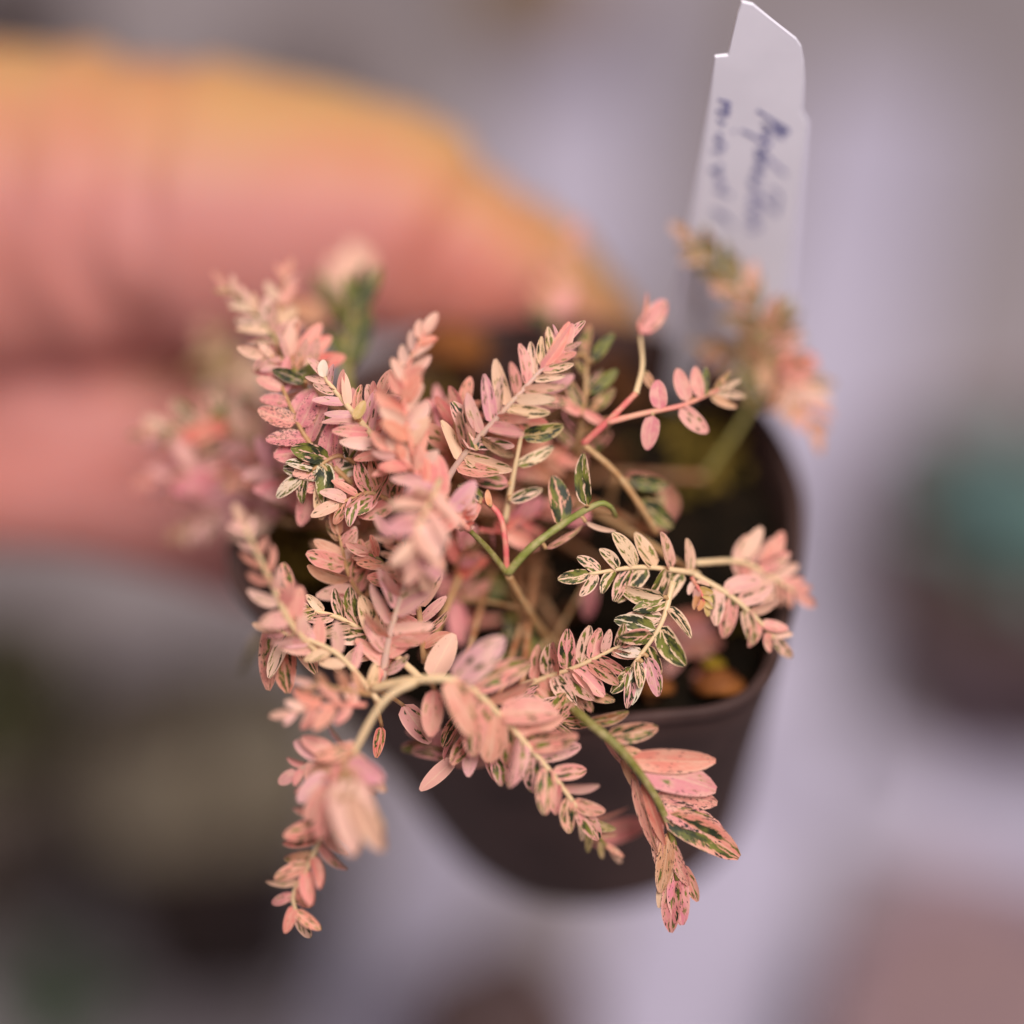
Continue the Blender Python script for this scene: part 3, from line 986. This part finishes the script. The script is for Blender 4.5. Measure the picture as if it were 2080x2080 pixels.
spray([(960, 1230, 8), (890, 1290, 11), (858, 1340, 14), (852, 1440, 15)], 0, 60, .4, 'pink', stem='olive', r=.42, link='brown', tip=False)
for (x, y, dg, L, pal, g_, d) in ((858, 1400, 165, 95, 'mauve', .35, 15), (856, 1412, 178, 100, 'rose', .6, 14), (855, 1430, 170, 80, 'mauve', .35, 15), (856, 1435, 15, 70, 'mauve', .25, 15),
                                  (853, 1442, 8, 75, 'mauve', .15, 15), (854, 1440, -5, 64, 'pale', .1, 15), (862, 1390, 60, 90, 'pink', .35, 14), (862, 1395, 150, 80, 'dark', .8, 12),
                                  (858, 1432, -140, 90, 'pale', 0, 20)):
    leaf_at(x, y, dg, L, .36, d, pal, g_, .3, twist=20)
spray([(905, 1000, 14), (950, 1000, 12), (1040, 960, 10)], 3, 70, .4, ['rose', 'salmon', 'red'], g=.1, ang=50, stem='red', r=.36)
spray([(880, 1150, 6), (860, 1080, 10), (880, 1030, 13)], 4, 74, .4, ['rose', 'red', 'pink'], g=.1, ang=50, stem='brown', r=.36, link='brown')
spray([(700, 1090, 14), (660, 1040, 12), (680, 1000, 12)], 4, 80, .4, ['pink', 'brown', 'peach'], g=.35, ang=58, stem='brown', r=.36, link='brown')
spray([(760, 1120, 20), (720, 1060, 20), (695, 1045, 20)], 2, 66, .44, ['salmon', 'pink'], g=.2, ang=55, stem='olive', r=.32)
spray([(920, 900, 10), (960, 870, 9), (1050, 870, 9)], 4, 80, .4, ['salmon', 'peach', 'rose'], g=.1, ang=55, stem='brown', r=.4, link='brown')
spray([(830, 880, 12), (850, 820, 12), (840, 780, 12)], 3, 80, .36, ['rose', 'pink'], g=.25, ang=45, stem='brown', r=.36, link='brown')

for (x0, y0, x1, y1, x2, y2, d, n_, L, pl, g_) in (
        (700, 1150, 660, 1090, 640, 1010, 17, 5, 84, ['pink', 'pale', 'peach'], .3),
        (860, 900, 850, 840, 870, 770, 15, 5, 84, ['rose', 'pink', 'salmon'], .2),
        (760, 960, 700, 930, 640, 950, 19, 5, 80, ['mauve', 'pink', 'pale'], .3), (700, 880, 690, 820, 715, 750, 18, 5, 78, ['mauve', 'pale', 'pink'], .15),
        (930, 850, 960, 790, 1030, 740, 14, 4, 84, ['salmon', 'mauve', 'pink'], .3), (620, 760, 560, 690, 500, 670, 14, 5, 74, ['pink', 'pale', 'mauve'], .25),
        (940, 1320, 990, 1350, 1060, 1360, 20, 5, 84, ['pink', 'mauve', 'peach'], .45),
        (1010, 1320, 1060, 1300, 1110, 1310, 17, 4, 70, ['peach', 'olive', 'pink'], .5), (860, 1330, 900, 1400, 960, 1440, 21, 6, 84, ['pink', 'rose', 'mauve'], .4)):
    spray([(x0, y0, d - 3), (x1, y1, d), (x2, y2, d + 1)], n_, L, .42, pl, g=g_, sp=.15, ang=58, fold=10, stem='tan', r=.4, link='brown', start=.1, jit=14)

# build the leaf meshes: the 300 that show largest singly, the others as one part
LEAVES.sort(key=lambda l: -l[0])


def leaf_mesh(name, items, loc):
    V, F, UVs, cols, pars = [], [], [], [], []
    for (_, v, f, uv, col, par, base, br) in items:
        b = len(V)
        V += v
        F += [tuple(i + b for i in q) for q in f]
        UVs += uv
        cols += list(col + (1.0,)) * len(v)
        pars += list(par) * len(v)
    me = bpy.data.meshes.new(name)
    me.from_pydata([tuple(p - loc) for p in V], [], F)
    me.polygons.foreach_set('use_smooth', [True] * len(me.polygons))
    uvl = me.uv_layers.new(name='UVMap')
    li = [0] * len(me.loops)
    me.loops.foreach_get('vertex_index', li)
    flat = []
    for i in li:
        flat += UVs[i]
    uvl.data.foreach_set('uv', flat)
    a = me.attributes.new('leaf_col', 'FLOAT_COLOR', 'POINT')
    a.data.foreach_set('color', cols)
    a = me.attributes.new('leaf_par', 'FLOAT_COLOR', 'POINT')
    a.data.foreach_set('color', pars)
    me.materials.append(M_LEAF)
    o = bpy.data.objects.new(name, me)
    COL.objects.link(o)
    return o


for it in LEAVES[:300]:
    o = leaf_mesh('leaf', [it], it[6])
    place(o, it[6], it[7])
if len(LEAVES) > 300:
    o = leaf_mesh('small_leaves', LEAVES[300:], plant_root)
    place(o, plant_root, plant)
    tag(o, kind='stuff')
print('LEAVES', len(LEAVES))

# ------------------------------------------------------------------ dry leaves in the pot


def dry_leaf(px, py, size, mat, label, name='dry_leaf', lift=0.004):
    c = at_z(px, py, ZS + lift)
    V, F = [], []
    nl, nw = 8, 5
    for i in range(nl + 1):
        v = i / nl
        w = max(0.05, math.sin(math.pi * (0.05 + 0.9 * v)) ** 0.7)
        for j in range(nw + 1):
            u = j / nw * 2 - 1
            V.append(c + Vector(((v - .5) * 2 * size, u * w * size * .7, size * (0.5 * math.sin(math.pi * v) - 0.3 * u * u) + rng.uniform(-1, 1) * size * .04)))
    for i in range(nl):
        for j in range(nw):
            a = i * (nw + 1) + j
            F.append((a, a + 1, a + nw + 2, a + nw + 1))
    o = mesh_obj(name, V, F, mat, None, c)
    m = o.modifiers.new('thickness', 'SOLIDIFY')
    m.thickness = 0.0003
    tag(o, label, 'leaf')


dry_leaf(915, 705, 0.0042, M_DEAD, 'curled orange-tan dead leaf lying against the back wall of the held pot', lift=0.006)
dry_leaf(1462, 1392, 0.0024, M_DEAD, 'small brown-orange dead leaf by the front rim of the held pot', lift=0.0035)
dry_leaf(1330, 1395, 0.0018, M_DEAD, 'tiny rust-coloured dead leaf under the blurred pink shoot', lift=0.0035)
dry_leaf(1450, 1350, 0.0010, M_YELLOW, 'tiny bright yellow leaf scrap on the soil', lift=0.004)

# ------------------------------------------------------------------ the label
LB = at_z(1425, 815, ZS)
LN = Vector((0.10, -1.0, -0.11)).normalized()
TAGPX = [(1507, 4), (1530, 10), (1572, 44), (1618, 80), (1628, 95), (1633, 125), (1634, 165), (1631, 205), (1629, 226), (1642, 252),
         (1625, 400), (1603, 572), (1560, 830), (1530, 900), (1345, 900), (1352, 830), (1378, 600), (1401, 471), (1440, 210), (1452, 116), (1479, 113), (1485, 85), (1498, 30)]
outl = [at_plane(x, y, LB, LN) for x, y in TAGPX]
bm = bmesh.new()
bvs = [bm.verts.new(v - LB) for v in outl]
f = bm.faces.new(bvs)
ext = bmesh.ops.extrude_face_region(bm, geom=[f])
for v in ext['geom']:
    if isinstance(v, bmesh.types.BMVert):
        v.co -= LN * 0.0004
bmesh.ops.recalc_face_normals(bm, faces=bm.faces)
bmesh.ops.bevel(bm, geom=[e for e in bm.edges if len(e.link_faces) == 2 and e.calc_face_angle(0) > 1.2], offset=0.00008, segments=1, affect='EDGES')
me = bpy.data.meshes.new('tag_blade')
bm.to_mesh(me)
bm.free()
me.materials.append(M_TAG)
label = empty('plant_label', LB)
tag(label, 'white plastic plant label with blue handwriting, stuck upright in the pot', 'label')
blade = bpy.data.objects.new('blade', me)
COL.objects.link(blade)
place(blade, LB, label)
# handwriting traced as pen strokes (pixels of a zoomed crop of the label)
Z7 = 500 / 1486.0
STROKES = [
    [(855, 665), (910, 700), (975, 745), (1030, 775), (1040, 800), (1015, 805), (975, 770), (960, 745), (985, 735)],
    [(970, 740), (1000, 760), (1020, 790)],
    [(1015, 835), (960, 800), (905, 755), (885, 740), (915, 765), (925, 790), (895, 795), (880, 800)],
    [(930, 810), (905, 825), (890, 815), (915, 845), (880, 850), (830, 820), (760, 785)],
    [(870, 850), (910, 850), (935, 870), (900, 890), (880, 895)],
    [(1030, 1055), (980, 1010), (930, 960), (890, 915), (860, 900), (850, 915), (880, 945)],
    [(910, 935), (870, 950), (850, 945), (880, 975), (905, 985), (880, 1000), (850, 990), (865, 1020), (895, 1035)],
    [(890, 1030), (850, 1030), (835, 1050), (870, 1060), (870, 1080), (835, 1080), (815, 1100), (850, 1110)],
    [(855, 1115), (820, 1110), (840, 1135), (870, 1140)],
    [(975, 1290), (930, 1240), (880, 1190), (840, 1170), (810, 1180)],
    [(915, 1145), (960, 1150), (985, 1185), (980, 1240), (965, 1290)],
    [(880, 1210), (840, 1205), (810, 1215), (850, 1240), (875, 1250), (830, 1260), (805, 1270), (845, 1290), (870, 1300)],
    [(860, 1310), (820, 1315), (805, 1330), (850, 1345), (865, 1365), (825, 1370), (800, 1375), (860, 1390)],
    # second line
    [(620, 600), (680, 615), (690, 635), (640, 640), (680, 655), (685, 675), (635, 680), (610, 665)],
    [(640, 690), (690, 695)],
    [(615, 720), (655, 745), (630, 750)], [(705, 785), (722, 795)],
    [(620, 800), (640, 830), (600, 840), (650, 870), (655, 890), (610, 900), (580, 910)],
    [(600, 920), (645, 915)],
    [(620, 990), (640, 1010), (590, 1015), (575, 1025), (630, 1045), (640, 1060), (600, 1075)],
    [(610, 1090), (650, 1110), (645, 1140), (600, 1140)],
    [(615, 1150), (650, 1165), (685, 1170), (690, 1190)],
    [(575, 1265), (620, 1280), (665, 1310), (695, 1350), (700, 1365)], [(600, 1290), (640, 1285), (655, 1310), (620, 1310)],
    # lower words behind the leaves
    [(790, 1600), (840, 1625), (855, 1655), (810, 1650)], [(520, 1670), (560, 1680), (550, 1700), (510, 1700)], [(500, 1830), (550, 1835), (520, 1855)],
]
IV, IF = [], []
for k, st in enumerate(STROKES):
    pts = [at_plane(1250 + x * Z7, y * Z7, LB + LN * 0.00001, LN) for x, y in st]
    path = catmull(pts, 3)
    w = 0.00015 if k < 13 else 0.00014
    b0 = len(IV)
    n = len(path)
    for i, p in enumerate(path):
        t = (path[min(i + 1, n - 1)] - path[max(0, i - 1)])
        t = t.normalized() if t.length > 1e-9 else Vector((1, 0, 0))
        sd = t.cross(LN).normalized() * w * rng.uniform(.8, 1.3)
        lift = LN * (0.00004 + 0.000006 * (k % 5))
        IV += [p - sd + lift, p + sd + lift]
    for i in range(n - 1):
        IF.append((b0 + 2 * i, b0 + 2 * i + 1, b0 + 2 * i + 3, b0 + 2 * i + 2))
mesh_obj('handwriting', IV, IF, M_INK, label, LB)

# ------------------------------------------------------------------ the hand


def chain(pts):
    """list of (px, py, d mm, radius px) -> list of (centre, radius m)"""
    out = []
    for (x, y, d, r) in pts:
        p = P(x, y, d * 0.001)
        out.append((p, r * KPX * (DIST - d * 0.001)))
    return out


THUMB = chain([(-420, 500, -50, 380), (-150, 440, -46, 360), (60, 425, -44, 342), (300, 415, -42, 325), (540, 435, -40, 285), (760, 440, -38, 255),
               (930, 505, -37, 220), (1075, 605, -36, 182), (1180, 695, -35, 142), (1262, 775, -35, 118)])
INDEX = chain([(-420, 960, -66, 170), (-120, 1000, -56, 118), (150, 1020, -50, 112), (340, 1060, -46, 116), (480, 1105, -46, 118), (640, 1140, -54, 112), (800, 1150, -64, 100)])
MIDDLE = chain([(-420, 820, -84, 190), (-100, 900, -80, 150), (200, 930, -76, 145), (480, 990, -74, 140), (700, 1060, -78, 130), (900, 1120, -84, 110)])
RING = chain([(-420, 760, -100, 180), (-100, 830, -98, 145), (200, 870, -94, 140), (480, 930, -92, 132), (720, 1000, -94, 120), (900, 1060, -98, 100)])
PINKY = chain([(-420, 700, -114, 170), (-100, 760, -113, 130), (200, 800, -110, 122), (450, 860, -108, 112), (640, 920, -108, 98)])
PALM = chain([(-1500, 640, -80, 430), (-900, 640, -80, 470), (-500, 640, -76, 440), (-150, 740, -62, 290), (120, 800, -58, 215), (330, 860, -58, 170), (480, 930, -62, 140)])


def hand_mesh():
    bm = bmesh.new()

    def ball(c, r):
        bmesh.ops.create_icosphere(bm, subdivisions=2, radius=r, matrix=Matrix.Translation(c))

    def cone(a, ra, b, rb):
        V, F = tube([a, b], [ra, rb], 20)
        vs = [bm.verts.new(v) for v in V]
        for f_ in F:
            bm.faces.new([vs[i] for i in f_])
    for ch in (THUMB, INDEX, MIDDLE, RING, PINKY, PALM):
        for i, (c, r) in enumerate(ch):
            ball(c, r)
            if i:
                n = 3
                a, ra = ch[i - 1]
                for k in range(1, n):
                    ball(a.lerp(c, k / n), ra + (r - ra) * k / n)
                cone(a, ra, c, r)
    me = bpy.data.meshes.new('hand_raw')
    bm.to_mesh(me)
    bm.free()
    o = bpy.data.objects.new('hand_raw', me)
    COL.objects.link(o)
    m = o.modifiers.new('r', 'REMESH')
    m.mode = 'VOXEL'
    m.voxel_size = 0.0012
    sm = o.modifiers.new('s', 'SMOOTH')
    sm.factor = 0.5
    sm.iterations = 22
    dg = bpy.context.evaluated_depsgraph_get()
    em = bpy.data.meshes.new_from_object(o.evaluated_get(dg))
    bpy.data.objects.remove(o, do_unlink=True)
    return em


hm = hand_mesh()
nv = len(hm.vertices)
co = np.empty(nv * 3, np.float32)
hm.vertices.foreach_get('co', co)
co = co.reshape(-1, 3)
no = np.empty(nv * 3, np.float32)
hm.vertices.foreach_get('normal', no)
no = no.reshape(-1, 3)


def along(ch, co):
    """arc position and distance of each vertex to a finger's axis"""
    best = np.full(len(co), 1e9)
    pos = np.zeros(len(co))
    acc = 0.0
    for (a, ra), (b, rb) in zip(ch, ch[1:]):
        a_, b_ = np.array(a), np.array(b)
        d = b_ - a_
        L = np.linalg.norm(d)
        t = np.clip(((co - a_) @ d) / (L * L), 0, 1)
        dist = np.linalg.norm(co - (a_ + t[:, None] * d), axis=1) - (ra + (rb - ra) * t)
        m = dist < best
        best[m] = dist[m]
        pos[m] = acc + t[m] * L
        acc += L
    return pos, best


pt, dt = along(THUMB, co)
on_thumb = np.clip(1 - np.abs(dt) / 0.006, 0, 1)
# skin folds across the thumb
arcs = [0.0]
for (a, _), (b, _) in zip(THUMB, THUMB[1:]):
    arcs.append(arcs[-1] + (b - a).length)
disp = np.zeros(nv)
for (f, dep, wd) in ((arcs[2] + 0.002, 0.0010, 0.0035), (arcs[3] - 0.002, 0.0020, 0.0026), (arcs[5], 0.0008, 0.005), (arcs[6] + 0.001, 0.0026, 0.0034), (arcs[6] + 0.008, 0.0012, 0.0022)):
    wob = 0.0012 * np.sin(co[:, 2] * 300)
    disp -= dep * np.exp(-((pt - f + wob) / wd) ** 2) * on_thumb
co2 = co + no * disp[:, None]
hm.vertices.foreach_set('co', co2.astype(np.float32).ravel())
# skin colour: pink, blending to tan where the thumb faces up and right
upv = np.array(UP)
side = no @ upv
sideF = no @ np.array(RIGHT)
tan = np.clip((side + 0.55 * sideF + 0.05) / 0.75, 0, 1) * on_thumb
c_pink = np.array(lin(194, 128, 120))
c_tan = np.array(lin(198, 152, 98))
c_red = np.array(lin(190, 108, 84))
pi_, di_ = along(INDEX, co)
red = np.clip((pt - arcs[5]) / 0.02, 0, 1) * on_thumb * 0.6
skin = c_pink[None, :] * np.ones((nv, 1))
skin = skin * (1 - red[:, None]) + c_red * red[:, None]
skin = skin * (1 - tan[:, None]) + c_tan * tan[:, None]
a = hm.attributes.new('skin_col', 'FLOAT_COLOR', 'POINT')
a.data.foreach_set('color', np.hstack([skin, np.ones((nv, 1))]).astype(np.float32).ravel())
hm.polygons.foreach_set('use_smooth', [True] * len(hm.polygons))
hm.materials.clear()
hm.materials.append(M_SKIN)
hm.name = 'hand'
hand = bpy.data.objects.new('hand', hm)
COL.objects.link(hand)
tag(hand, 'bare hand reaching in and gripping the small pot with its thumb behind the rim', 'hand')
